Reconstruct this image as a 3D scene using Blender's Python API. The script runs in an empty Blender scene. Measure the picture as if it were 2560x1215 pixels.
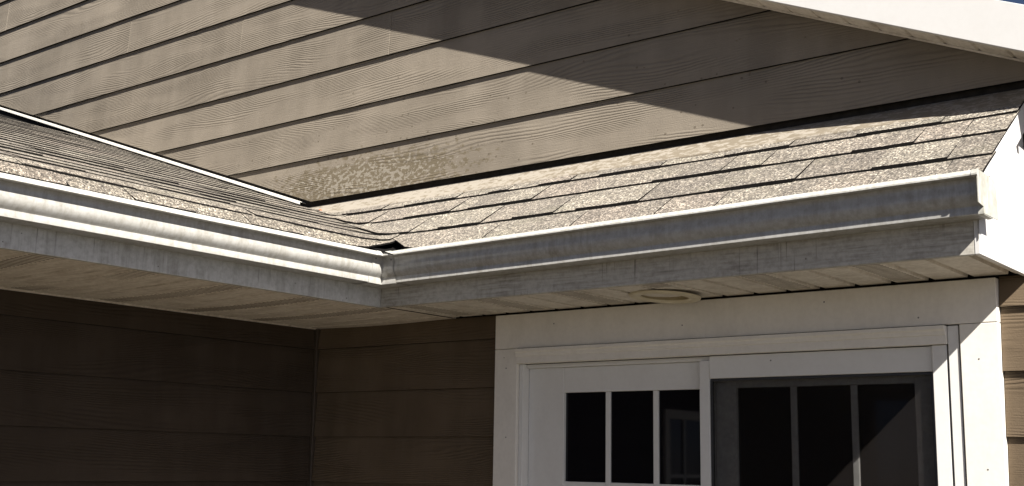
import bpy, bmesh, math, random
from mathutils import Vector, Matrix
random.seed(7)
SC = bpy.context.scene
COL = SC.collection

# ------------------------------------------------------------------ camera
cam_d = bpy.data.cameras.new('camera'); cam = bpy.data.objects.new('camera', cam_d); COL.objects.link(cam)
F_PX = 3025.0
cam_d.sensor_width = 36.0; cam_d.lens = 36.0 * F_PX / 2560.0
cam_d.clip_start = 0.05; cam_d.clip_end = 500
r_ = Vector((0.7898395, 0.61309285, 0.01645353)); u_ = Vector((0.09681687, -0.15112905, 0.98376141)); f_ = Vector((-0.60562369, 0.77542064, 0.17872542))
M = Matrix((( r_.x, u_.x, -f_.x, 4.3476), (r_.y, u_.y, -f_.y, -4.0437), (r_.z, u_.z, -f_.z, -0.6236), (0, 0, 0, 1)))
cam.matrix_world = M
SC.camera = cam

# ------------------------------------------------------------------ sky, sun, exposure
SUN = Vector((1.0, -0.48, 0.95)).normalized()          # towards the sun
el = math.asin(SUN.z); az = math.atan2(SUN.x, SUN.y)
w = bpy.data.worlds.new('World'); SC.world = w; w.use_nodes = True
nt = w.node_tree; bg = nt.nodes['Background']
sky = nt.nodes.new('ShaderNodeTexSky'); sky.sky_type = 'NISHITA'; sky.sun_disc = False
sky.sun_elevation = el; sky.sun_rotation = az; sky.air_density = 0.22; sky.dust_density = 0.6; sky.ozone_density = 0.6
nt.links.new(sky.outputs[0], bg.inputs[0]); bg.inputs[1].default_value = 0.05
sd = bpy.data.lights.new('sun', 'SUN'); sd.energy = 5.0; sd.angle = math.radians(0.5); sd.color = (1.0, 0.95, 0.88)
so = bpy.data.objects.new('sun', sd); COL.objects.link(so)
so.rotation_euler = (-SUN).to_track_quat('-Z', 'Y').to_euler(); so.location = SUN * 20
SC.view_settings.view_transform = 'Standard'; SC.view_settings.look = 'None'
SC.view_settings.exposure = 1.45; SC.view_settings.gamma = 1.0; SC.view_settings.use_curve_mapping = False
SC.render.engine = 'CYCLES'
SC.cycles.max_bounces = 8; SC.cycles.diffuse_bounces = 3

# ------------------------------------------------------------------ helpers
class MB:
    def __init__(s): s.v = []; s.f = []; s.m = []
    def quad(s, a, b, c, d, m=0):
        i = len(s.v); s.v += [a, b, c, d]; s.f.append((i, i+1, i+2, i+3)); s.m.append(m)
    def poly(s, pts, m=0):
        i = len(s.v); s.v += list(pts); s.f.append(tuple(range(i, i+len(pts)))); s.m.append(m)
    def box(s, x0, x1, y0, y1, z0, z1, m=0):
        i = len(s.v)
        s.v += [(x0,y0,z0),(x1,y0,z0),(x1,y1,z0),(x0,y1,z0),(x0,y0,z1),(x1,y0,z1),(x1,y1,z1),(x0,y1,z1)]
        for q in ((0,3,2,1),(4,5,6,7),(0,1,5,4),(1,2,6,5),(2,3,7,6),(3,0,4,7)):
            s.f.append(tuple(i+k for k in q)); s.m.append(m)
    def prism(s, ring0, ring1, m=0, cap=True, mcap=None):
        """two rings of equal length joined by quads"""
        n = len(ring0); i = len(s.v); s.v += list(ring0) + list(ring1)
        for k in range(n):
            j = (k+1) % n
            s.f.append((i+k, i+j, i+n+j, i+n+k)); s.m.append(m)
        if cap:
            mc = m if mcap is None else mcap
            s.f.append(tuple(i+k for k in reversed(range(n)))); s.m.append(mc)
            s.f.append(tuple(i+n+k for k in range(n))); s.m.append(mc)
    def grid(s, rows, m=0):
        i = len(s.v); n = len(rows[0])
        for r in rows: s.v += list(r)
        for a in range(len(rows)-1):
            for b in range(n-1):
                s.f.append((i+a*n+b, i+a*n+b+1, i+(a+1)*n+b+1, i+(a+1)*n+b)); s.m.append(m)
    def build(s, name, mats, parent=None, smooth=False, bevel=0.0, fix=True, seg=2):
        me = bpy.data.meshes.new(name); me.from_pydata([tuple(p) for p in s.v], [], s.f)
        if not isinstance(mats, (list, tuple)): mats = [mats]
        for m in mats: me.materials.append(m)
        if len(mats) > 1: me.polygons.foreach_set('material_index', s.m)
        if fix:
            bm = bmesh.new(); bm.from_mesh(me); bmesh.ops.remove_doubles(bm, verts=bm.verts, dist=1e-5)
            bmesh.ops.recalc_face_normals(bm, faces=bm.faces); bm.to_mesh(me); bm.free()
        if smooth: me.polygons.foreach_set('use_smooth', [True]*len(me.polygons))
        o = bpy.data.objects.new(name, me); COL.objects.link(o)
        if parent: o.parent = parent
        if bevel:
            b = o.modifiers.new('bevel', 'BEVEL'); b.width = bevel; b.segments = seg; b.limit_method = 'ANGLE'; b.angle_limit = math.radians(40)
        return o
def tag(o, label=None, cat=None, group=None, kind=None):
    if label: o['label'] = label
    if cat: o['category'] = cat
    if group: o['group'] = group
    if kind: o['kind'] = kind
    return o
def empty(name, loc, label, cat, group=None):
    o = bpy.data.objects.new(name, None); COL.objects.link(o); o.location = loc; o.empty_display_size = 0.1
    return tag(o, label, cat, group)
def rel(o):          # children are modelled in world coordinates: undo the parent's offset
    for c in o.children: c.matrix_parent_inverse = Matrix.Translation(-o.location)
def clip(poly, a, b, c):          # keep a*x+b*z+c >= 0 of an (x,z) polygon
    out = []
    for i in range(len(poly)):
        p, q = poly[i], poly[(i+1) % len(poly)]
        dp = a*p[0]+b*p[1]+c; dq = a*q[0]+b*q[1]+c
        if dp >= 0: out.append(p)
        if (dp >= 0) != (dq >= 0):
            t = dp/(dp-dq); out.append((p[0]+t*(q[0]-p[0]), p[1]+t*(q[1]-p[1])))
    return out

# ------------------------------------------------------------------ materials
class NT:
    def __init__(s, name):
        s.m = bpy.data.materials.new(name); s.m.use_nodes = True; s.t = s.m.node_tree
        s.b = s.t.nodes['Principled BSDF']; s.out = s.t.nodes['Material Output']
    def n(s, typ, **kw):
        nd = s.t.nodes.new(typ)
        for k, v in kw.items(): setattr(nd, k, v)
        return nd
    def l(s, a, b): s.t.links.new(a, b)
    def math(s, op, a, b=None, clamp=False):
        nd = s.n('ShaderNodeMath', operation=op); nd.use_clamp = clamp
        for i, q in enumerate((a, b)):
            if q is None: continue
            if isinstance(q, (int, float)): nd.inputs[i].default_value = q
            else: s.l(q, nd.inputs[i])
        return nd.outputs[0]
    def ramp(s, f, stops):
        nd = s.n('ShaderNodeValToRGB'); cr = nd.color_ramp
        while len(cr.elements) < len(stops): cr.elements.new(0.5)
        for e, (p, c) in zip(cr.elements, stops):
            e.position = p; e.color = (*c, 1) if isinstance(c, tuple) else (c, c, c, 1)
        s.l(f, nd.inputs[0]); return nd.outputs[0]
    def mix(s, fac, a, b, typ='MIX'):
        nd = s.n('ShaderNodeMix', data_type='RGBA', blend_type=typ)
        for q, i in ((fac, 0), (a, 6), (b, 7)):
            if isinstance(q, (int, float)): nd.inputs[i].default_value = q
            elif isinstance(q, tuple): nd.inputs[i].default_value = (*q, 1)
            else: s.l(q, nd.inputs[i])
        return nd.outputs[2]
    def pos(s): return s.n('ShaderNodeNewGeometry').outputs['Position']
    def rand(s): return s.n('ShaderNodeObjectInfo').outputs['Random']
    def mapping(s, vec, scale, loc=None):
        nd = s.n('ShaderNodeMapping'); nd.inputs['Scale'].default_value = scale
        if loc: nd.inputs['Location'].default_value = loc
        s.l(vec, nd.inputs['Vector']); return nd.outputs[0]
    def noise(s, vec, scale, detail=2.0, rough=0.5, dist=0.0):
        nd = s.n('ShaderNodeTexNoise'); nd.inputs['Scale'].default_value = scale; nd.inputs['Detail'].default_value = detail
        nd.inputs['Roughness'].default_value = rough; nd.inputs['Distortion'].default_value = dist
        s.l(vec, nd.inputs['Vector']); return nd.outputs['Fac']
    def voro(s, vec, scale, feature='F1'):
        nd = s.n('ShaderNodeTexVoronoi', feature=feature); nd.inputs['Scale'].default_value = scale
        s.l(vec, nd.inputs['Vector']); return nd
    def bump(s, h, strength, dist):
        nd = s.n('ShaderNodeBump'); nd.inputs['Strength'].default_value = strength; nd.inputs['Distance'].default_value = dist
        s.l(h, nd.inputs['Height']); s.l(nd.outputs[0], s.b.inputs['Normal'])
    def sep(s, vec):
        nd = s.n('ShaderNodeSeparateXYZ'); s.l(vec, nd.inputs[0]); return nd.outputs
    def comb(s, x, y, z):
        nd = s.n('ShaderNodeCombineXYZ')
        for i, q in enumerate((x, y, z)):
            if isinstance(q, (int, float)): nd.inputs[i].default_value = q
            else: s.l(q, nd.inputs[i])
        return nd.outputs[0]
    def col(s, c):
        if isinstance(c, tuple): s.b.inputs['Base Color'].default_value = (*c, 1)
        else: s.l(c, s.b.inputs['Base Color'])
    def rough(s, r):
        if isinstance(r, (int, float)): s.b.inputs['Roughness'].default_value = r
        else: s.l(r, s.b.inputs['Roughness'])
    def spec(s, v): s.b.inputs['Specular IOR Level'].default_value = v

def siding_mat(name, base, axis, stain=False):
    n = NT(name); p = n.pos(); x, y, z = n.sep(p); r = n.rand()
    run = x if axis == 'x' else y
    run = n.math('ADD', run, n.math('MULTIPLY', r, 37.0))
    zz = n.math('ADD', z, n.math('MULTIPLY', r, 11.3))
    # cathedral grain: contour lines of a slow field stretched along the board
    slow = n.noise(n.comb(n.math('MULTIPLY', run, 0.55), 0.0, n.math('MULTIPLY', zz, 3.6)), 1.0, 2.0, 0.4)
    wob = n.noise(n.comb(n.math('MULTIPLY', run, 14.0), 0.0, n.math('MULTIPLY', zz, 30.0)), 1.0, 2.0, 0.5)
    field = n.math('ADD', n.math('MULTIPLY', slow, 27.0), n.math('MULTIPLY', wob, 0.6))
    field = n.math('ADD', field, n.math('MULTIPLY', zz, 88.0))
    rings = n.math('ABSOLUTE', n.math('SUBTRACT', n.math('FRACT', field), 0.5))          # 0..0.5 triangle
    groove = n.ramp(rings, [(0.0, 0.0), (0.12, 0.15), (0.30, 0.85), (0.5, 1.0)])
    fine = n.noise(n.comb(n.math('MULTIPLY', run, 9.0), 0.0, n.math('MULTIPLY', zz, 260.0)), 1.0, 3.0, 0.6)
    cross = n.noise(n.comb(n.math('MULTIPLY', run, 210.0), 0.0, n.math('MULTIPLY', zz, 150.0)), 1.0, 1.0, 0.5)
    mask = n.noise(n.comb(n.math('MULTIPLY', run, 1.6), 3.0, n.math('MULTIPLY', zz, 9.0)), 1.0, 1.0, 0.5)
    mask = n.ramp(mask, [(0.42, 0.0), (0.56, 1.0)])
    h = n.math('ADD', n.math('MULTIPLY', n.math('MULTIPLY', groove, mask), 0.9), n.math('MULTIPLY', fine, 0.75))
    h = n.math('ADD', h, n.math('MULTIPLY', cross, 0.35))
    n.bump(h, 1.0, 0.0016)
    big = n.noise(p, 2.2, 4.0, 0.6)
    streak = n.noise(n.comb(n.math('MULTIPLY', run, 7.0), 0.0, n.math('MULTIPLY', zz, 1.2)), 1.0, 3.0, 0.6)
    c = n.mix(n.ramp(big, [(0.3, 0.0), (0.7, 1.0)]), tuple(k*0.80 for k in base), tuple(k*1.14 for k in base))
    c = n.mix(1.0, c, n.ramp(r, [(0.0, 0.92), (1.0, 1.07)]), 'MULTIPLY')
    c = n.mix(n.math('MULTIPLY', n.ramp(streak, [(0.45, 0.0), (0.75, 1.0)]), 0.35), c, tuple(min(1, k*1.25+0.02) for k in base))
    c = n.mix(n.math('MULTIPLY', n.math('SUBTRACT', 1.0, groove), n.math('MULTIPLY', mask, 0.35)), c, tuple(k*0.6 for k in base))
    if stain:
        # pale mineral bloom and dark mildew specks on the lowest boards near the valley
        dx = n.math('MULTIPLY', n.math('SUBTRACT', x, 0.30), 1.0); dz = n.math('MULTIPLY', n.math('SUBTRACT', z, 0.70), 5.2)
        d = n.math('SQRT', n.math('ADD', n.math('MULTIPLY', dx, dx), n.math('MULTIPLY', dz, dz)))
        zone = n.ramp(d, [(0.25, 1.0), (1.25, 0.0)])
        blot = n.noise(n.comb(n.math('MULTIPLY', x, 22.0), 0.0, n.math('MULTIPLY', z, 34.0)), 1.0, 4.0, 0.65)
        m = n.ramp(n.math('ADD', n.math('MULTIPLY', zone, 0.34), blot), [(0.66, 0.0), (0.74, 1.0)])
        c = n.mix(n.math('MULTIPLY', m, 0.75), c, (0.115, 0.094, 0.060))
        blot2 = n.noise(n.comb(n.math('MULTIPLY', x, 40.0), 7.0, n.math('MULTIPLY', z, 60.0)), 1.0, 3.0, 0.6)
        m2 = n.ramp(n.math('ADD', n.math('MULTIPLY', zone, 0.25), blot2), [(0.74, 0.0), (0.77, 1.0)])
        c = n.mix(n.math('MULTIPLY', m2, 0.5), c, (0.33, 0.305, 0.26))
        zone2 = n.ramp(n.math('MULTIPLY', d, 0.36), [(0.2, 1.0), (1.0, 0.0)])
        v = n.voro(n.comb(n.math('MULTIPLY', x, 30.0), 0.0, n.math('MULTIPLY', z, 34.0)), 1.0)
        sp = n.math('LESS_THAN', v.outputs['Distance'], 0.17)
        rnd = n.sep(v.outputs['Color'])[0]
        sp = n.math('MULTIPLY', sp, n.math('LESS_THAN', rnd, n.math('MULTIPLY', zone2, 0.4)))
        c = n.mix(n.math('MULTIPLY', sp, 0.7), c, (0.09, 0.075, 0.055))
    n.col(c); n.rough(0.6); n.spec(0.08)
    return n.m

def white_mat(name, base=(0.74, 0.73, 0.70), dirt=0.25, dirtcol=(0.30, 0.27, 0.22), rough=0.4, streak=(9.0, 9.0, 0.9), speck=0.0, bump=0.0, spec=0.4, drips=0.0):
    n = NT(name); p = n.pos()
    a = n.noise(n.mapping(p, streak), 2.4, 5.0, 0.65)
    b = n.noise(p, 5.0, 5.0, 0.7)
    m = n.math('MULTIPLY', n.ramp(a, [(0.42, 0.0), (0.72, 1.0)]), n.ramp(b, [(0.35, 0.15), (0.65, 1.0)]))
    c = n.mix(n.math('MULTIPLY', m, dirt), base, dirtcol)
    g = n.noise(p, 60.0, 3.0, 0.6)
    c = n.mix(n.math('MULTIPLY', n.ramp(g, [(0.4, 0.0), (0.75, 1.0)]), dirt*0.5), c, dirtcol)
    if speck:
        v = n.voro(p, 26.0); rr = n.sep(v.outputs['Color'])[0]
        s = n.math('MULTIPLY', n.math('LESS_THAN', v.outputs['Distance'], 0.07), n.math('LESS_THAN', rr, speck))
        c = n.mix(n.math('MULTIPLY', s, 0.8), c, (0.07, 0.06, 0.05))
    n.col(c); n.rough(rough); n.spec(spec)
    if drips:
        x, y, z = n.sep(p); run = n.math('ADD', x, y)
        ln = n.noise(n.comb(n.math('MULTIPLY', run, 95.0), 0.0, n.math('MULTIPLY', z, 2.5)), 1.0, 2.0, 0.5)
        wh = n.noise(n.comb(n.math('MULTIPLY', run, 4.0), 3.0, n.math('MULTIPLY', z, 5.0)), 1.0, 2.0, 0.5)
        k = n.math('MULTIPLY', n.ramp(ln, [(0.60, 0.0), (0.70, 1.0)]), n.ramp(wh, [(0.46, 0.0), (0.60, 1.0)]))
        c = n.mix(n.math('MULTIPLY', k, drips), c, (0.06, 0.052, 0.042))
        n.col(c)
    if bump:
        n.bump(n.noise(p, 8.0, 3.0, 0.5), 0.5, bump)
    return n.m

def shingle_mat():
    n = NT('shingle_granules'); p = n.pos(); r = n.rand()
    g = n.voro(p, 210.0); g2 = n.noise(p, 420.0, 2.0, 0.6)
    cr = n.sep(g.outputs['Color'])
    c = n.ramp(cr[0], [(0.0, (0.030, 0.027, 0.024)), (0.22, (0.065, 0.058, 0.049)), (0.45, (0.135, 0.119, 0.100)), (0.7, (0.225, 0.200, 0.166)), (0.88, (0.34, 0.312, 0.265)), (1.0, (0.50, 0.47, 0.42))])
    tone = n.ramp(n.noise(p, 11.0, 3.0, 0.6), [(0.3, 0.70), (0.7, 1.22)])
    c = n.mix(1.0, c, n.ramp(n.noise(p, 105.0, 2.0, 0.7), [(0.35, 0.55), (0.52, 1.1), (0.68, 1.75)]), 'MULTIPLY')
    c = n.mix(1.0, c, tone, 'MULTIPLY')
    t2 = n.ramp(r, [(0.0, (0.68, 0.65, 0.62)), (0.35, (0.90, 0.88, 0.84)), (0.7, (1.03, 1.02, 0.96)), (1.0, (0.93, 0.87, 0.83))])
    c = n.mix(1.0, c, t2, 'MULTIPLY')
    gm = n.noise(p, 4.0, 4.0, 0.6)
    c = n.mix(n.math('MULTIPLY', n.ramp(gm, [(0.55, 0.0), (0.75, 1.0)]), 0.3), c, (0.13, 0.13, 0.075))
    n.col(c); n.rough(0.85); n.spec(0.25)
    n.b.inputs['Sheen Weight'].default_value = 0.2; n.b.inputs['Sheen Roughness'].default_value = 0.45; n.b.inputs['Sheen Tint'].default_value = (1.0, 0.93, 0.85, 1)
    h = n.math('ADD', n.math('MULTIPLY', g.outputs['Distance'], -1.0), g2)
    n.bump(h, 1.0, 0.0022)
    return n.m

def plain(name, c, rough=0.6, spec=0.3, noise=0.0):
    n = NT(name)
    if noise:
        p = n.pos(); f = n.ramp(n.noise(p, 30.0, 4.0, 0.6), [(0.3, 0.0), (0.7, 1.0)])
        n.col(n.mix(f, tuple(k*(1-noise) for k in c), tuple(min(1, k*(1+noise)) for k in c)))
    else: n.col(c)
    n.rough(rough); n.spec(spec); return n.m

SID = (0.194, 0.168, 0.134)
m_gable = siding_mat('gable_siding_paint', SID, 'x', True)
m_door_side = siding_mat('door_wall_siding_shade_tone', (0.118, 0.088, 0.058), 'x')  # brown siding with eave shade put into the base colour
m_left_side = siding_mat('side_wall_siding_shade_tone', (0.052, 0.039, 0.028), 'y')  # siding brown lowered further: shade under the left eave is in the colour
m_sheath = plain('dark_sheathing', (0.03, 0.027, 0.024), 0.9, 0.1, 0.3)
m_gutter = white_mat('weathered_gutter_enamel', (0.37, 0.365, 0.345), 0.75, (0.17, 0.155, 0.12), 0.24, (16, 16, 2.2), 0.0, 0.0006, spec=0.6)
m_rim = white_mat('lichened_gutter_rim', (0.46, 0.455, 0.43), 0.7, (0.22, 0.205, 0.15), 0.5, (30, 30, 30), 0.0, 0.0006)
m_fascia = white_mat('streaked_white_fascia', (0.50, 0.50, 0.48), 0.75, (0.14, 0.122, 0.095), 0.45, (16, 16, 1.2), 0.08, drips=0.6)
m_fascia_grain = white_mat('grimy_white_fascia', (0.47, 0.45, 0.40), 0.8, (0.12, 0.10, 0.073), 0.5, (2.5, 2.5, 45), 0.10, drips=0.75)
m_soffit = white_mat('dusty_white_soffit', (0.72, 0.675, 0.605), 0.7, (0.27, 0.22, 0.165), 0.6, (5, 5, 5), 0.0)
m_cap = white_mat('mildewed_end_cap', (0.42, 0.415, 0.38), 0.7, (0.17, 0.16, 0.11), 0.5, (20, 20, 6))
m_soffit_l = white_mat('grimy_brown_soffit', (0.74, 0.68, 0.60), 0.85, (0.30, 0.235, 0.175), 0.6, (2.5, 14, 5), 0.0)
m_slot = plain('soffit_vent_louver', (0.13, 0.108, 0.085), 0.7, 0.2)
m_trim = white_mat('white_door_trim', (0.77, 0.735, 0.665), 0.22, (0.36, 0.33, 0.28), 0.38, (6, 6, 2), 0.03)
m_sash = white_mat('white_vinyl_sash', (0.70, 0.69, 0.655), 0.15, (0.4, 0.37, 0.33), 0.32, (5, 5, 2), 0.0)
m_rake = white_mat('clean_white_rake', (0.60, 0.592, 0.575), 0.22, (0.5, 0.48, 0.45), 0.4, (6, 6, 6), 0.01)
m_flash_w = white_mat('white_step_flashing', (0.80, 0.78, 0.72), 0.3, (0.32, 0.28, 0.2), 0.4, (12, 12, 12))
m_shingle = shingle_mat()
m_edge = plain('asphalt_edge_gap_shade', (0.0065, 0.006, 0.0055), 0.9, 0.08, 0.3)  # black shingle core; on siding and door gaps it paints shade
m_black = plain('attic_black', (0.012, 0.011, 0.010), 0.9, 0.1)
m_corner = plain('brown_corner_post_paint', (0.055, 0.042, 0.030), 0.5, 0.4, 0.1)
m_lens = plain('aged_ivory_plastic', (0.60, 0.54, 0.40), 0.45, 0.4, 0.06)
m_baffle = plain('yellowed_baffle', (0.30, 0.25, 0.15), 0.5, 0.4, 0.1)
m_rivet = plain('dull_rivet', (0.12, 0.115, 0.11), 0.4, 0.5)
m_leaf = plain('dry_leaf', (0.32, 0.10, 0.045), 0.7, 0.2, 0.2)

def flashing_mat():
    n = NT('peeling_tan_flashing'); p = n.pos(); x, y, z = n.sep(p)
    v = n.noise(n.comb(n.math('MULTIPLY', x, 26.0), n.math('MULTIPLY', y, 60.0), n.math('MULTIPLY', z, 20.0)), 1.0, 4.0, 0.7, 0.6)
    fade = n.ramp(n.math('MULTIPLY', x, 0.4), [(0.25, 0.10), (0.85, -0.03)])
    m = n.ramp(n.math('ADD', v, fade), [(0.50, 0.0), (0.56, 1.0)])
    c = n.mix(m, (0.19, 0.162, 0.122), (0.30, 0.27, 0.225))
    n.col(c); n.rough(0.5); n.spec(0.35); return n.m
m_flash = flashing_mat()

def glass_mat():
    n = NT('dark_window_glass'); n.col((0.004, 0.004, 0.006)); n.rough(0.03); n.spec(0.5); return n.m
m_glass = glass_mat()
def screen_mat():
    n = NT('insect_screen_mesh'); n.col((0.011, 0.009, 0.008)); n.rough(0.8); n.spec(0.1)
    tr = n.n('ShaderNodeBsdfTransparent'); mx = n.n('ShaderNodeMixShader')
    p = n.pos(); x, y, z = n.sep(p)
    a = n.noise(p, 55.0, 3.0, 0.6)
    n.l(n.math('ADD', 0.34, n.math('MULTIPLY', a, 0.14)), mx.inputs[0])
    n.l(tr.outputs[0], mx.inputs[1]); n.l(n.b.outputs[0], mx.inputs[2]); n.l(mx.outputs[0], n.out.inputs[0])
    return n.m
m_screen = screen_mat()
m_screen_frame = plain('dark_bronze_frame', (0.03, 0.03, 0.031), 0.4, 0.4)
def ground_mat():
    n = NT('dry_lawn'); p = n.pos()
    a = n.noise(p, 1.4, 5.0, 0.6); b = n.noise(p, 40.0, 3.0, 0.7)
    c = n.mix(n.ramp(a, [(0.35, 0.0), (0.65, 1.0)]), (0.054, 0.043, 0.028), (0.072, 0.058, 0.038))
    c = n.mix(n.math('MULTIPLY', b, 0.5), c, (0.03, 0.03, 0.016))
    n.col(c); n.rough(0.9); n.bump(b, 0.6, 0.02); return n.m

# ------------------------------------------------------------------ dimensions read from the photograph (metres)
D1, D2, XE = 0.525, 0.9265, 3.300          # right eave depth, left eave depth, right end of the eave
GZ = -2.36                                  # ground
SL, ZL = 0.335, 0.571                       # left roof: z = ZL - SL*x
SR, ZR, YR = 0.68, 0.553, -0.06             # right roof: z = ZR + SR*(y-YR)
def zleft(x): return ZL - SL*x
def zright(y): return ZR + SR*(y-YR)
def roof(x, y, k=0.022):
    a, b = zleft(x), zright(y); d = a-b
    return 0.5*(a+b+math.sqrt(d*d+k*k))

# ------------------------------------------------------------------ ground
g = MB(); g.quad((-150,-150,GZ),(150,-150,GZ),(150,150,GZ),(-150,150,GZ))
tag(g.build('ground', ground_mat()), kind='structure')

# ------------------------------------------------------------------ siding
def board_x(x0, x1, z0, z1, yf, mat, parent, clips=(), lap=0.0145):
    """one lap board on a wall facing -y: bottom edge proud, top tucked under the board above"""
    poly = [(x0, z0), (x1, z0), (x1, z1), (x0, z1)]
    for c in clips: poly = clip(poly, *c)
    if len(poly) < 3: return None
    # add the small eased bottom edge
    def yf_at(z): return yf + lap*(z-z0)/(z1-z0)
    b = MB()
    n = len(poly)
    fr = [(p[0], yf_at(p[1]), p[1]) for p in poly]; bk = [(p[0], yf_at(p[1])+0.0125, p[1]) for p in poly]
    b.prism(fr, bk)
    for i in range(n):          # near-black bottom edges, painted shade for the gap below
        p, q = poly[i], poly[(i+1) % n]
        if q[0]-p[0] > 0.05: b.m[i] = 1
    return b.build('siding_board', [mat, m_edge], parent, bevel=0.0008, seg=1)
def board_y(y0, y1, z0, z1, xf, mat, parent, lap=0.0145):
    """the same on a wall facing +x"""
    b = MB(); fr = []; bk = []
    for (y, z) in ((y0, z0), (y1, z0), (y1, z1), (y0, z1)):
        xx = xf - lap*(z-z0)/(z1-z0); fr.append((xx, y, z)); bk.append((xx-0.0125, y, z))
    b.prism(fr, bk); b.m[0] = 1  # bottom face coloured near-black as shade under the lap
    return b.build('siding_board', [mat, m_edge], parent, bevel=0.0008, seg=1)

# upper gable wall -----------------------------------------------------------
RK = 0.4267                                  # pitch of the upper gable
def zrake(x): return 1.178 - RK*(x-2.208)    # soffit line on the wall
gw = MB()
pg = [(-4.2, 0.45), (3.46, 0.45), (3.46, zrake(3.46)+0.03), (-1.0, zrake(-1.0)+0.05), (-4.2, zrake(-1.0)+0.05)]
gw.prism([(x, 0.006, z) for x, z in pg], [(x, 0.10, z) for x, z in pg])
gable = tag(gw.build('gable_wall', m_sheath), 'upper gable wall of brown lap siding, half in the shadow of the roof edge above', 'wall')
EU, ZU0 = 0.2218, 0.6355
joints = {0: (), 1: (), 2: (), 3: (0.438,), 4: (-0.678,), 5: (-1.721,), 6: (), 7: (-3.15,), 8: (-2.2,), 9: (-1.2,)}
for k in range(10):
    z0 = ZU0 + EU*k
    xs = [-4.15] + list(joints[k]) + [3.455]
    for a, b_ in zip(xs[:-1], xs[1:]):
        dy = random.uniform(-0.0006, 0.0006)
        board_x(a+0.0012, b_-0.0012, z0, z0+EU+0.028, -0.0275+dy, m_gable, gable,
                clips=((SL, 1.0, -(0.6066+0.009)), (-RK, -1.0, 1.178+RK*2.208+0.004)))

# lower walls ------------------------------------------------------------------
E, A0 = 0.2069, 0.1038
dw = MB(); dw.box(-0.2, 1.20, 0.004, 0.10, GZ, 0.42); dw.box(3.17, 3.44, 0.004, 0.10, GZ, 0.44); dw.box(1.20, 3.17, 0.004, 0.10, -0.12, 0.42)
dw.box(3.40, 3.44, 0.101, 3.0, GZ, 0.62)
dwall = tag(dw.build('door_wall', m_sheath), 'lower wall of brown lap siding, toned darker for eave shade, around the white sliding door', 'wall')
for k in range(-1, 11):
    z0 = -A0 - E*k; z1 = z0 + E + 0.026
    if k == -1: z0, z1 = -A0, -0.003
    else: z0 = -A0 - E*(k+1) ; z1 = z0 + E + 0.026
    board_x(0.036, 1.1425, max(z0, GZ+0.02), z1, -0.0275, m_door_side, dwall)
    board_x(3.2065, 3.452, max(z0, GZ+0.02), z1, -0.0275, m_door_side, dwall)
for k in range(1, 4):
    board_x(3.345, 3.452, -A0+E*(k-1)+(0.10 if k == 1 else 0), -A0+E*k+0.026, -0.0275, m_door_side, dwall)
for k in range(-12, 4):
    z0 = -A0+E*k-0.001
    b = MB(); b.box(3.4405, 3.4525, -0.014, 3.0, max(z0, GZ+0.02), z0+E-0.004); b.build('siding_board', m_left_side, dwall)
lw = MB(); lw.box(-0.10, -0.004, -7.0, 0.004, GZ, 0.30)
lwall = tag(lw.build('side_wall', m_sheath), 'shaded side wall of brown lap siding, its colour darkened for shade under the left eave', 'wall')
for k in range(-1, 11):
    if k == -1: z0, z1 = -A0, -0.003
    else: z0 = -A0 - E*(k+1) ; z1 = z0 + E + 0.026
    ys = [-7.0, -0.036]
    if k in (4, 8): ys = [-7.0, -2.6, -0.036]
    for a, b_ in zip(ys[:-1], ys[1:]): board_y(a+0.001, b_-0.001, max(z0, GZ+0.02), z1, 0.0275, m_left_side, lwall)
cp = MB(); cp.box(0.0005, 0.034, -0.034, -0.0005, GZ+0.005, -0.004)
tag(cp.build('corner_post', m_corner, bevel=0.003), 'narrow brown corner post where the two dark lower walls meet', 'corner trim')

# ------------------------------------------------------------------ upper roof edge (rake)
OV = 0.195
def zf(x): return 1.0480 - 0.4245*(x-2.4955)   # bottom edge of the rake fascia, at y=-OV
mr = MB()
ring = lambda y: [(3.54, y, zf(3.54)), (3.54, y, zf(3.54)+0.158), (-1.2, y, zf(-1.2)+0.158), (-1.2, y, zf(-1.2))]
mr.prism(ring(-OV), ring(-OV+0.022))
tag(mr.build('rake_fascia', m_rake, bevel=0.002), 'bright white sloping fascia board along the upper gable roof edge', 'fascia')
ur = MB()
ringu = lambda y: [(3.55, y, zf(3.55)+0.142), (3.55, y, zf(3.55)+0.156), (-1.2, y, zf(-1.2)+0.156), (-1.2, y, zf(-1.2)+0.142)]
ur.prism(ringu(-OV+0.0225), ringu(3.0))
tag(ur.build('upper_roof', m_shingle), 'edge of the upper gable roof above the white rake fascia', 'roof')
gs = empty('gable_soffit', (3.0, -0.05, 0.83), 'shadowed strip of white soffit panels under the upper gable roof edge', 'soffit')
xs = [-1.15 + 0.1115*i for i in range(43)]
for i, x in enumerate(xs):
    if x < 1.0 and i % 2: continue
    wd = 0.1115 if x >= 1.0 else 0.223
    a, b_ = x+0.0005, min(3.534, x+wd-0.0005)
    if b_-a < 0.03: continue
    m = MB()
    def P(xx, y, dz): return (xx, y, zrake(xx) + (zf(xx)+0.010-zrake(xx))*(-y/OV) + dz)
    lo = [(a, 0.0), (b_-0.014, 0.0), (b_-0.007, 0.007), (b_, 0.007)]
    top = [(b_, 0.010), (a, 0.010)]
    m.prism([P(q[0], -OV+0.0215, q[1]+0.002) for q in lo+top], [P(q[0], -0.004, q[1]+0.002) for q in lo+top])
    m.build('soffit_panel', m_soffit, gs)
# thin trim moulding where the soffit meets the wall
m = MB(); cr = lambda x: [(x, -0.024, zrake(x)-0.004), (x, -0.036, zrake(x)-0.004), (x, -0.036, zrake(x)+0.002), (x, -0.024, zrake(x)+0.002)]
m.prism(cr(-1.1), cr(3.452)); m.build('wall_channel', m_soffit, gs)
rel(gs)

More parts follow.
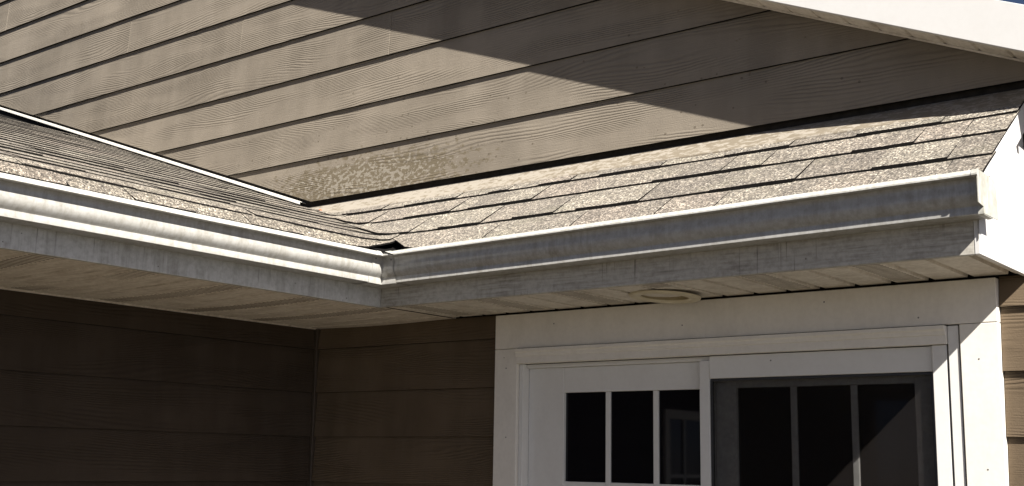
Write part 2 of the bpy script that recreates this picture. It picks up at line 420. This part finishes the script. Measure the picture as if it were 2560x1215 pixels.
# ------------------------------------------------------------------ shingle roofs
def shingle(x0, x1, y0, y1, fz, nx, ny, thick, parent, lift_lo, lift_hi, along, wob=0.0, edge=None):
    """slab over the surface fz; `along` is the axis that runs up the slope; lift_lo at the butt, lift_hi at the head"""
    b = MB(); top = []; bot = []
    for i in range(nx+1):
        tr = []; br = []
        for j in range(ny+1):
            if along == 'y': x = x0[j] + (x1[j]-x0[j])*i/nx; y = y0+(y1-y0)*j/ny; t = j/ny
            else: y = x0[j] + (x1[j]-x0[j])*i/nx; x = y0+(y1-y0)*j/ny; t = j/ny
            if edge and j < ny: x, y = edge(x, y)
            z = fz(x, y) + lift_lo + (lift_hi-lift_lo)*t
            if j == 0: z += wob*math.sin(i*2.1+x*17+y*13)
            tr.append((x, y, z)); br.append((x, y, z-thick*(1-0.6*t)))
        top.append(tr); bot.append(br)
    b.grid(top, 0); b.grid([list(reversed(r)) for r in bot], 1)
    for i in range(nx):
        b.quad(top[i][0], top[i+1][0], bot[i+1][0], bot[i][0], 1); b.quad(top[i][-1], top[i+1][-1], bot[i+1][-1], bot[i][-1], 1)
    for j in range(ny):
        b.quad(top[0][j], top[0][j+1], bot[0][j+1], bot[0][j], 1); b.quad(top[-1][j], top[-1][j+1], bot[-1][j+1], bot[-1][j], 1)
    return b.build('shingle', [m_shingle, m_edge], parent)

# decks
rd = MB()
y_e, y_t = -0.56, -0.012
rows = []
for i in range(31):
    x = 0.86 + (3.325-0.86)*i/30
    rows.append([(x, y, zright(y)-0.016) for y in (y_e, y_t)])
dk = MB()
dk.prism([(0.9, y_e, zright(y_e)-0.016), (0.9, y_t, zright(y_t)-0.016), (0.9, y_t, zright(y_t)-0.04), (0.9, y_e, zright(y_e)-0.04)],
         [(3.296, y_e, zright(y_e)-0.016), (3.296, y_t, zright(y_t)-0.016), (3.296, y_t, zright(y_t)-0.04), (3.296, y_e, zright(y_e)-0.04)])
rroof = tag(dk.build('lower_roof', m_edge), 'small sunlit shingle roof above the sliding door, running right from the valley', 'roof')
dk = MB()
x_e = 0.955
dk.prism([(x_e, -7.0, zleft(x_e)-0.016), (-3.2, -7.0, zleft(-3.2)-0.016), (-3.2, -7.0, zleft(-3.2)-0.04), (x_e, -7.0, zleft(x_e)-0.04)],
         [(x_e, -0.008, zleft(x_e)-0.016), (-3.2, -0.008, zleft(-3.2)-0.016), (-3.2, -0.008, zleft(-3.2)-0.04), (x_e, -0.008, zleft(x_e)-0.04)])
lroof = tag(dk.build('lower_roof', m_edge), 'left shingle roof seen almost edge on, sloping down to the left gutter', 'roof')

# right roof: five courses, tabs of uneven width, some doubled (laminated)
def xv(y): return (ZL - zright(y))/SL        # valley line
yb = [-0.605, -0.448, -0.290, -0.153, -0.045]
for k in range(4):
    y0 = yb[k]; y1 = yb[k+1] + 0.03
    y1 = min(y1, -0.012)
    x = xv(y0) - 0.06 - random.uniform(0, 0.05); first = True
    thickrow = random.random() < 0.5
    while x < 3.33:
        wdt = random.choice((0.11, 0.15, 0.19, 0.24, 0.29)) * random.uniform(0.9, 1.1)
        xe = x + wdt
        if xe > 3.27: xe = 3.334 + random.uniform(-0.003, 0.003)
        ny = 4 if k == 0 else 2
        X0 = []; X1 = []
        for j in range(ny+1):
            t = j/ny; yy = y0+(y1-y0)*t
            X0.append(xv(yy)-0.05-0.02*random.random() if first else x)
            X1.append(max(xe, X0[-1]+0.03))
        th = 0.010 if thickrow else 0.006
        if k == 0:
            fz = lambda xx, yy: roof(xx, yy) - (0.55*max(0, -0.545-yy))**1.0*0.25
        else: fz = roof
        skew = random.uniform(-0.004, 0.004)
        X0 = [q + (skew if not first else 0) for q in X0]
        nx = 6 if first else (3 if x < xv(y0)+0.35 else 2)
        shingle(X0, [q - 0.0018 for q in X1], y0 + (0.0 if thickrow else random.uniform(0, 0.004)), y1, fz, nx, ny, th+0.004, rroof,
                0.0165 if thickrow else 0.0115, 0.002, 'y', 0.0008, edge=(lambda xx, yy: (xx, yy + 0.15*max(0, 1.20-xx))) if k == 0 else None)
        first = False; thickrow = not thickrow if random.random() < 0.8 else thickrow
        x = xe if xe < 3.27 else 9
vl = MB()
vl.grid([[(0.80+0.045*i, -0.66+0.05*j, roof(0.80+0.045*i, -0.66+0.05*j)-0.030) for j in range(8)] for i in range(8)])
o = vl.build('valley_liner', m_edge, rroof); q = o.modifiers.new('solid', 'SOLIDIFY'); q.thickness = 0.003
# left roof: courses climb away from the gutter
STEP = 0.157
count = 0
for k in range(21):
    xb = 1.112 - STEP*k; xt = xb - STEP - 0.03
    if k == 0: xb, xt = 1.021, 0.89
    ylim = -2.25 + 0.48*max(0, 1.05-xb)       # left edge of the picture
    y = max(-3.5, ylim - 0.75 + random.uniform(-0.1, 0.1))
    def yv(x): return YR + (zleft(x)-ZR)/SR
    tk = random.random() < 0.5
    while True:
        wdt = random.choice((0.18, 0.24, 0.30, 0.38, 0.46)) * random.uniform(0.9, 1.1)
        if k == 0: wdt = random.uniform(0.22, 0.30)
        ye = y + wdt
        yend = min(yv(xb) + 0.05, -0.012)
        last = ye > yend - 0.06
        if last: ye = yend
        ny = 5 if k == 0 else 3 if k == 1 else 2
        Y0 = [y]*(ny+1); Y1 = []
        for j in range(ny+1):
            xx = xb + (xt-xb)*j/ny
            Y1.append((min(yv(xx)+0.05, -0.012) if last else ye) - 0.0018)
        th = 0.0045 if tk else 0.003
        if k <= 1: fz = lambda xx, yy: roof(xx, yy) - min(1, max(0, (yv(xx)-yy)/0.16))*(0.12*max(0, xx-0.90) + 1.8*max(0, xx-0.90)**2)
        else: fz = roof
        sk = random.uniform(-0.012, 0.012)
        shingle([q + (0 if j else sk) for j, q in enumerate(Y0)], [q + (0 if (j or last) else sk) for j, q in enumerate(Y1)], xb + (random.uniform(-0.003, 0.003) if k else 0), xt, fz, 7 if last else 2, ny, th+0.004, lroof,
                ((0.0120 if k == 1 else 0.0092 if k < 7 else 0.0074) if tk else (0.0100 if k == 1 else 0.0062)) + random.uniform(-0.0006, 0.0006), 0.001, 'x', 0.0006, edge=(lambda xx, yy: (xx - 0.13*max(0, yy+0.80), yy)) if k == 0 else None); count += 1
        tk = not tk if random.random() < 0.75 else tk
        y = ye
        if last: break

# ------------------------------------------------------------------ flashings
fl = MB()
prof = [(0.0045, 0.6170), (-0.0055, 0.6150), (-0.098, zright(-0.098)+0.0150), (-0.1005, zright(-0.1005)+0.0125), (-0.1005, zright(-0.1005)-0.002), (-0.098, zright(-0.098)-0.002), (-0.098, zright(-0.098)+0.011), (-0.0045, 0.6065), (0.0045, 0.6085)]
xa = -0.11
N = 24
rings = []
for i in range(N+1):
    x = xa + (3.33-xa)*i/N
    d = 0.0012*math.sin(i*1.7)+0.0008*math.sin(i*3.1)
    rings.append([(x, y, z + (d if y < -0.03 else 0)) for y, z in prof])
for i in range(N):
    n = len(prof)
    for k in range(n):
        fl.quad(rings[i][k], rings[i][(k+1) % n], rings[i+1][(k+1) % n], rings[i+1][k])
fl.poly(rings[0]); fl.poly(rings[-1])
tag(fl.build('apron_flashing', m_flash), 'blotchy tan metal flashing along the top of the roof over the door', 'flashing')
sf = MB()
for a, b_ in ((-4.1, -0.135),):
    pts = lambda x: [(x, 0.005, zleft(x)+0.026), (x, -0.034, zleft(x)+0.030), (x, -0.0352, zleft(x)+0.0285), (x, -0.0352, zleft(x)+0.014), (x, -0.033, zleft(x)+0.014), (x, -0.033, zleft(x)+0.0275), (x, 0.005, zleft(x)+0.0235)]
    sf.prism(pts(a), pts(b_))
tag(sf.build('step_flashing', m_flash_w), 'thin white flashing strip climbing where the left roof meets the gable wall', 'flashing')

# ------------------------------------------------------------------ eaves: fascias
fb = MB(); fb.box(D2+0.001, XE-0.012, -D1, -D1+0.02, -0.012, 0.215)
tag(fb.build('fascia_board', m_fascia_grain, bevel=0.0015), 'grimy grey-white fascia board under the right gutter', 'fascia')
fb = MB(); fb.box(D2-0.02, D2, -7.0, -D1+0.0195, -0.012, 0.245)
tag(fb.build('fascia_board', m_fascia, bevel=0.0015), 'streaked fascia board under the left gutter, bluish at its foot', 'fascia')
# rake return at the right end of the eave (boxed end)
rr = MB()
def zk(y): return zright(y) - 0.006
pr = [(-D1-0.001, -0.012), (-D1-0.001, zk(-D1)), (0.0, zk(0.0)), (0.0, -0.012)]
rr.prism([(XE-0.011, y, z) for y, z in pr], [(XE+0.004, y, z) for y, z in pr])
ret = tag(rr.build('rake_return', m_rake, bevel=0.0015), 'glaring white boxed roof end beyond the right gutter end cap', 'fascia')
rt = MB()
pr = [(-D1-0.045, zk(-D1-0.045)-0.004), (-0.004, zk(-0.004)-0.004), (-0.004, zk(-0.004)-0.095), (-D1-0.045, zk(-D1-0.045)-0.095)]
rt.prism([(XE+0.0045, y, z) for y, z in pr], [(XE+0.024, y, z) for y, z in pr]); rt.build('rake_trim', m_rake, ret, bevel=0.0015)

# ------------------------------------------------------------------ gutters
PR = [(0.0, 0.125), (0.0, 0.0), (0.078, 0.0), (0.082, 0.0015), (0.083, 0.015), (0.081, 0.019), (0.081, 0.024), (0.086, 0.030), (0.094, 0.038), (0.0985, 0.048), (0.1005, 0.058), (0.0995, 0.068), (0.0975, 0.078), (0.0975, 0.088), (0.099, 0.096), (0.1015, 0.1005), (0.128, 0.1015), (0.1305, 0.103), (0.1302, 0.107), (0.121, 0.1185), (0.1165, 0.1205), (0.111, 0.1205), (0.109, 0.112)]
GB = 0.070                                   # gutter bottom
ZOFF_L = -0.004
def zr_off(x): return -0.004 + 0.0095*(x-1.05)
def gutter_mesh(path, off=0.0):
    b = MB(); rows = []
    prof = PR if not off else [(u+off if u > 0.05 else u, z + (-off if z < 0.01 else off*0.5 if z > 0.1 else 0)) for u, z in PR[1:-1]]
    for P in path: rows.append([P(u, z) for u, z in prof])
    n = len(prof)
    i0 = len(b.v)
    for r in rows: b.v += r
    for a in range(len(rows)-1):
        for k in range(n-1):
            b.f.append((i0+a*n+k, i0+a*n+k+1, i0+(a+1)*n+k+1, i0+(a+1)*n+k))
            b.m.append(1 if (prof[k][1] > 0.102 and prof[k][0] > 0.1) else 0)
    return b
def miter(u, z): return (D2+u, -D1-u, GB+z+zr_off(1.05))
def Lp(y):
    t = min(1.0, max(0, (-0.65-y)/2.6))
    dz = ZOFF_L*t + zr_off(1.05)*(1-t)
    a, c = random.uniform(-0.0007, 0.0007), random.uniform(-0.0007, 0.0007)
    return lambda u, z: (D2+u+(a if 0.03 < z < 0.1 else 0), y, GB+z+dz+(c if z > 0.09 else 0))
def Rp(x):
    a, c = random.uniform(-0.0007, 0.0007), random.uniform(-0.0007, 0.0007)
    return lambda u, z: (x, -D1-u-(a if 0.03 < z < 0.1 else 0), GB+z+zr_off(x)+(c if z > 0.09 else 0))
ys = [-7.0, -6.2, -5.4, -4.6, -4.0, -3.6] + [-3.5 + 2.8*i/22 for i in range(23)]
gl = gutter_mesh([Lp(y) for y in ys] + [miter]).build('gutter', [m_gutter, m_rim], smooth=True, fix=False)
GXE = 3.344
xs = [1.10 + (GXE-1.10)*i/18 for i in range(19)]
gr = gutter_mesh([miter] + [Rp(x) for x in xs]).build('gutter', [m_gutter, m_rim], smooth=True, fix=False)
tag(gl, 'left gutter with a sunlit curved face and bright lower lip', 'gutter')
tag(gr, 'right gutter with a shaded grey face and sunlit rim, over the door eave', 'gutter')
for o in (gl, gr):
    s = o.modifiers.new('solid', 'SOLIDIFY'); s.thickness = 0.0014; s.offset = 0
    e = o.modifiers.new('split', 'EDGE_SPLIT'); e.split_angle = math.radians(32)
# corner strip, riveted over the mitre
def near(du_l):     # a section of the left arm at a distance from the mitre
    return lambda u, z: (D2+u, -0.652-du_l, GB+z+zr_off(1.05))
def near_r(du): return lambda u, z: (1.052+du, -D1-u, GB+z+zr_off(1.05))
cs = gutter_mesh([near(0.030), near(0.012), miter, near_r(0.014), near_r(0.036)], off=0.0022).build('corner_strip', [m_gutter, m_rim], gr, smooth=True, fix=False)
s = cs.modifiers.new('solid', 'SOLIDIFY'); s.thickness = 0.0012
e = cs.modifiers.new('split', 'EDGE_SPLIT'); e.split_angle = math.radians(32)
def rivet(c, nrm, r, parent):
    b = MB(); nrm = Vector(nrm).normalized(); t = nrm.orthogonal().normalized(); q = nrm.cross(t); c = Vector(c)
    r0 = [tuple(c + (t*math.cos(a)+q*math.sin(a))*r) for a in [i*math.pi/4 for i in range(8)]]
    r1 = [tuple(c + nrm*0.002 + (t*math.cos(a)+q*math.sin(a))*r*0.7) for a in [i*math.pi/4 for i in range(8)]]
    b.prism(r0, r1); return b.build('rivet', m_rivet, parent)
rivet((D2+0.107, -0.668, GB+0.090), (1, 0, 0), 0.004, gr)
rivet((1.078, -D1-0.105, GB+0.086), (0, -1, 0), 0.004, gr)
# end cap with a flange
ec = MB()
capz = zr_off(GXE)
face = [(u, z) for u, z in PR[1:-2]] + [(0.0, 0.119)]
face = [(-0.050, 0.002), (-0.044, 0.119)] + [(max(u, 0.1265) if 0.02 < z < 0.105 else u, z) for u, z in reversed(PR[2:-2])]
fl_ = [(GXE+0.0012, -D1-u*1.015, GB+z+capz) for u, z in face]; bk_ = [(GXE-0.0012, -D1-u*1.015, GB+z+capz) for u, z in face]
ec.prism(fl_, bk_)
ecap = ec.build('end_cap', m_cap, gr)
cf = gutter_mesh([Rp(GXE-0.015), Rp(GXE-0.004), Rp(GXE+0.001)], off=0.0018).build('cap_flange', [m_cap, m_cap], gr, smooth=True, fix=False)
q = cf.modifiers.new('solid', 'SOLIDIFY'); q.thickness = 0.0012
q = cf.modifiers.new('split', 'EDGE_SPLIT'); q.split_angle = math.radians(32)
# bent metal tab below the end cap
tb = MB(); tb.prism([(XE+0.002, -D1-0.003, 0.095), (XE+0.007, -D1-0.003, 0.095), (XE+0.005, -D1-0.003, 0.032), (XE+0.002, -D1-0.003, 0.03)], [(XE+0.002, -D1-0.0045, 0.095), (XE+0.007, -D1-0.0045, 0.095), (XE+0.005, -D1-0.0045, 0.032), (XE+0.002, -D1-0.0045, 0.03)])
tb.build('metal_tab', m_gutter, gr)

# ------------------------------------------------------------------ soffits
def soffit_profile(c0, w):
    """(run, z) underside of a triple panel: three flats with V grooves between, lap step at the end"""
    s = w/3; pts = []
    for i in range(3):
        a = c0 + i*s
        pts += [(a+0.013, 0.0), (a+s-0.009, 0.0), (a+s-0.006, 0.013), (a+s+0.004, 0.013)]
    return [(c0-0.0005, 0.013), (c0+0.004, 0.013)] + pts[:-1] + [(c0+w-0.0007, 0.013)]
W = 0.385
sr = MB(); sr.box(0.885, XE-0.012, -D1+0.0205, 0.003, 0.016, 0.03)
sof_r = tag(sr.build('soffit', m_black), 'dusty white vented soffit above the sliding door, with a recessed light', 'soffit')
LX, LY, LR = 2.066, -0.186, 0.133
c0 = 1.39 - W*1.5
while c0 < 3.25:
    a, b_ = max(c0, 0.888), min(c0+W, XE-0.0135)
    pf = [(max(a, min(b_, x)), z) for x, z in soffit_profile(c0, W)]
    # drop duplicates made by the clamp
    q = []
    for p in pf:
        if not q or abs(p[0]-q[-1][0]) > 1e-5 or abs(p[1]-q[-1][1]) > 1e-5: q.append(p)
    b = MB(); n = len(q)
    sag = lambda y: -0.0015*math.sin(math.pi*min(1, max(0, (-y)/D1)))
    ring = lambda y: [(x, y, z+sag(y)) for x, z in q] + [(q[-1][0], y, 0.0135), (q[0][0], y, 0.0145)]
    b.prism(ring(-D1+0.021), ring(-0.034))
    pn = b.build('soffit_panel', m_soffit, sof_r)
    v = MB(); s = W/3
    cx0, cx1 = c0+s+0.020, c0+2*s-0.020
    y = -D1+0.04
    while y < -0.09 and cx1 < XE:
        mid = (cx0+cx1)/2
        if not ((mid-LX)**2+(y-LY)**2 < (LR+0.05)**2):
            v.box(cx0, cx1, y, y+0.0040, -0.0010, 0.0005)
        y += 0.0245
    if v.f: tag(v.build('vent_louvers', m_slot, pn), kind='stuff')
    c0 += W
m = MB(); m.box(0.8865, 0.8895, -D1+0.021, -0.03, -0.003, 0.012); m.build('divider_strip', m_black, sof_r)
# lip of drip metal along the foot of the fascia
sl_ = MB(); sl_.box(-0.003, 0.884, -7.0, 0.003, 0.016, 0.03)
sof_l = tag(sl_.build('soffit', m_black), 'grimy brownish vented soffit under the left eave, stained with dust', 'soffit')
c0 = -0.045 + W*0.5 - W
def sagl(x):
    t = x/D2
    return -0.010*math.sin(math.pi*t)*(1-0.3*t)
while c0 > -6.9:
    b_ = min(c0+W, 0.0)
    pf = [(min(b_, x), z) for x, z in soffit_profile(c0, W)]
    q = []
    for p in pf:
        if not q or abs(p[0]-q[-1][0]) > 1e-5 or abs(p[1]-q[-1][1]) > 1e-5: q.append(p)
    b = MB(); NX = 10; n = len(q)+2
    rg = []
    wv = random.uniform(-0.002, 0.002)
    for i in range(NX+1):
        x = 0.024 + (0.9055-0.024-0.022)*i/NX
        x = 0.024 + (0.883-0.024)*i/NX
        dz = sagl(x) + wv*math.sin(math.pi*i/NX)
        rg.append([(x, y, z+dz) for y, z in q] + [(x, q[-1][0], 0.0135), (x, q[0][0], 0.0145)])
    for i in range(NX):
        for k in range(n): b.quad(rg[i][k], rg[i][(k+1) % n], rg[i+1][(k+1) % n], rg[i+1][k])
    b.poly(rg[0]); b.poly(rg[-1])
    pn = b.build('soffit_panel', m_soffit_l, sof_l)
    v = MB(); s = W/3; x = 0.06
    y0_, y1_ = c0+s+0.020, c0+2*s-0.020
    while x < 0.87:
        dz = sagl(x); v.box(x, x+0.0042, y0_, y1_, -0.0011+dz, 0.0005+dz); x += 0.0255
    if y1_ < -0.03: tag(v.build('vent_louvers', m_slot, pn), kind='stuff')
    c0 -= W
m = MB(); m.box(0.0, 0.023, -7.0, -0.0, -0.0065, -0.0045); m.box(0.0205, 0.0225, -7.0, 0, -0.0045, 0.004); m.build('wall_channel', m_soffit_l, sof_l)
# recessed light
def lathe(prof, cx, cy, n=40):
    b = MB(); rows = []
    for i in range(n+1):
        a = 2*math.pi*i/n
        rows.append([(cx+r*math.cos(a), cy+r*math.sin(a), z) for r, z in prof])
    b.grid(rows); return b
lt = lathe([(LR, -0.0015), (LR, -0.006), (LR-0.004, -0.009), (LR-0.02, -0.0105), (0.095, -0.0095), (0.090, -0.006), (0.088, 0.0)], 0, 0).build('recessed_light', m_lens, smooth=True)
lt.location = (LX, LY-0.014, -0.0065); lt.rotation_euler = (math.radians(-2.4), math.radians(2.0), 0)
tag(lt, 'round ivory recessed light in the soffit above the door', 'ceiling light')
lathe([(0.0885, -0.003), (0.082, 0.020), (0.068, 0.055), (0.0, 0.060)], 0, 0).build('light_baffle', m_baffle, lt, smooth=True)

# ------------------------------------------------------------------ sliding door
T0, T1 = 1.144, 3.2045
door = empty('sliding_door', (2.17, 0, GZ), 'white sliding patio door with gridded panes, right panel behind a dark screen', 'sliding door')
FZ = GZ + 0.08
def part(name, boxes, mat, parent=door, bevel=0.002):
    b = MB()
    for q in boxes: b.box(*q)
    return b.build(name, mat, parent, bevel=bevel)
part('head_trim', [(T0, T1, -0.046, 0.0, -0.153, -0.0095)], m_trim)
part('side_trim', [(T0, 1.262, -0.046, 0.0, FZ, -0.1545)], m_trim)
part('side_trim', [(3.082, T1, -0.046, 0.0, FZ, -0.1545)], m_trim)
# drip cap: stepped moulding
dc = MB()
cap = [(-0.010, -0.157), (-0.070, -0.157), (-0.070, -0.170), (-0.066, -0.1705), (-0.061, -0.175), (-0.059, -0.187), (-0.052, -0.1875), (-0.052, -0.217), (-0.010, -0.217)]
dc.prism([(1.2635, y, z) for y, z in cap], [(3.040, y, z) for y, z in cap]); dc.build('head_moulding', m_trim, door, bevel=0.001)
part('jamb', [(1.2635, 1.2825, -0.030, 0.055, FZ, -0.2185)], m_sash)
part('jamb', [(3.0415, 3.0765, -0.040, 0.03, FZ, -0.157)], m_sash)
part('jamb', [(2.986, 3.035, -0.036, 0.05, FZ, -0.2185)], m_sash)
part('door_head', [(1.2835, 2.1495, -0.004, 0.06, -0.235, -0.2185), (2.1495, 2.985, -0.022, 0.06, -0.303, -0.2195)], m_sash)
def sash(x0, x1, stile0, stile1, yf, ztop, zrail, panes, zb, mrow, screened):
    p = MB()
    root = MB(); root.box(x0, stile0, yf, yf+0.035, FZ+0.02, ztop)
    s = root.build('sash', m_sash, door, bevel=0.002)
    def sub(name, b, mat, bev=0.0012): return b.build(name, mat, s, bevel=bev)
    b = MB(); b.box(stile1, x1, yf, yf+0.035, FZ+0.02, ztop); sub('stile', b, m_sash)
    b = MB(); b.box(stile0+0.0005, stile1-0.0005, yf+0.0006, yf+0.035, zrail, ztop-0.0005); sub('top_rail', b, m_sash)
    b = MB(); b.box(stile0+0.0005, stile1-0.0005, yf+0.0006, yf+0.035, FZ+0.02, FZ+0.18); sub('bottom_rail', b, m_sash)
    zs = [zrail - mrow*i for i in range(1, 6)]
    for a, c in zip(panes[:-1], panes[1:]):
        b = MB(); b.box(a[1], c[0], yf+0.008, yf+0.026, FZ+0.181, zrail-0.0005); sub('muntin', b, m_sash, 0.002)
    for z in zs:
        for pa in panes:
            b = MB(); b.box(pa[0]+0.0005, pa[1]-0.0005, yf+0.009, yf+0.026, z-0.011, z+0.011); sub('muntin', b, m_sash, 0.002)
    tops = [zrail] + [z-0.011 for z in zs]; bots = [z+0.011 for z in zs] + [FZ+0.181]
    for pa in panes:
        for t, bt in zip(tops, bots):
            b = MB(); b.box(pa[0]+0.0003, pa[1]-0.0003, yf+0.016, yf+0.020, bt+0.0005, t-0.0008)
            sub('pane', b, m_glass, 0)
    return s
part('gap_shade_line', [(1.2640, 3.0395, -0.0475, -0.012, -0.1568, -0.1532)], m_edge, bevel=0)  # dark strip standing in for the shadow gap above the moulding
part('gap_shade_line', [(2.152, 2.984, -0.0225, -0.012, -0.2192, -0.2172), (1.2845, 2.148, -0.006, 0.0, -0.2184, -0.2172)], m_edge, bevel=0)  # more dark strips, shade painted into the joints over the door head
# fixed left panel
sash(1.2835, 2.149, 1.462, 2.094, 0.012, -0.2355, -0.338, [(1.462, 1.660), (1.682, 1.880), (1.903, 2.094)], 0, 0.367, False)
# sliding right panel, behind the screen
sash(2.152, 2.984, 2.236, 2.903, 0.022, -0.3045, -0.3365, [(2.236, 2.448), (2.471, 2.674), (2.697, 2.903)], 0, 0.42, True)
part('meeting_post', [(2.0945+0.012, 2.1485, -0.020, 0.0115, FZ, -0.2365)], m_sash)
b = MB()
b.box(2.1500, 2.158, -0.016, -0.004, FZ, -0.3045); b.box(2.971, 2.985, -0.016, -0.004, FZ, -0.3045); b.box(2.158, 2.971, -0.016, -0.004, -0.313, -0.3045); b.box(2.158, 2.971, -0.016, -0.004, FZ, FZ+0.04)
scr = b.build('screen_frame', m_screen_frame, door, bevel=0.0015)
b = MB(); b.box(2.1582, 2.9708, -0.0092, -0.0084, FZ+0.041, -0.3132); b.build('screen_mesh', m_screen, scr)
b = MB(); b.box(1.10, 3.27, 0.101, 0.115, GZ, 0.05); b.build('dark_backing', m_black, door)
b = MB(); b.box(T0, T1, -0.10, 0.06, GZ, FZ); b.build('threshold', m_sash, door, bevel=0.003)
def nail(x, z, yf=-0.046):
    b = MB(); r0 = [(x+0.003*math.cos(i*math.pi/3), yf, z+0.003*math.sin(i*math.pi/3)) for i in range(6)]
    b.prism(r0, [(q[0], yf-0.0006, q[2]) for q in r0]); b.build('nail_head', m_rivet, door)
for x, z in ((1.205, -0.234), (1.21, -0.52), (3.15, -0.62), (3.14, -0.27), (1.45, -0.06), (2.05, -0.10), (2.62, -0.05), (2.95, -0.125)): nail(x, z)
nail(1.86, -0.206, -0.0502); nail(2.40, -0.245, -0.0221)
rel(door)
# gridded window further along the side wall, seen mirrored in the door glass
wn = MB(); x0 = 0.029
for q in ((-3.20, -3.14, -1.52, -0.245), (-4.22, -4.16, -1.52, -0.245), (-4.16, -3.20, -0.305, -0.245), (-4.16, -3.20, -1.52, -1.46)): wn.box(x0, x0+0.022, q[0], q[1], q[2], q[3])
wnd = wn.build('window', m_trim, lwall, bevel=0.002)
wn = MB()
for y in (-3.41, -3.68, -3.95): wn.box(x0+0.004, x0+0.016, y-0.011, y+0.011, -1.46, -0.305)
for z in (-0.695, -1.08): wn.box(x0+0.0045, x0+0.0155, -4.16, -3.20, z-0.011, z+0.011)
wn.build('muntin', m_sash, wnd)
wn = MB(); wn.box(x0, x0+0.003, -4.16, -3.20, -1.46, -0.305); wn.build('pane', m_glass, wnd)

# ------------------------------------------------------------------ a dry leaf in the valley
b = MB()
c = Vector((0.105, -0.115, roof(0.105, -0.115)+0.018))
e1, e2_ = Vector((0.9, 0.2, -0.25)).normalized(), Vector((-0.1, 0.75, 0.6)).normalized()
nrm = e1.cross(e2_)
ol = [(-1, 0, 0), (-0.5, 0.45, 0.25), (0.1, 0.55, 0.3), (0.6, 0.3, 0.15), (1.05, 0, 0.1), (0.6, -0.3, 0.2), (0.1, -0.5, 0.35), (-0.5, -0.42, 0.2)]
P_ = [c + e1*a*0.011 + e2_*q*0.010 + nrm*h*0.008 for a, q, h in ol]
b.poly([tuple(p) for p in P_]); o = b.build('leaf', m_leaf)
s = o.modifiers.new('solid', 'SOLIDIFY'); s.thickness = 0.0008
tag(o, 'small dry orange leaf caught in the roof valley', 'leaf')
print('left shingles', count)
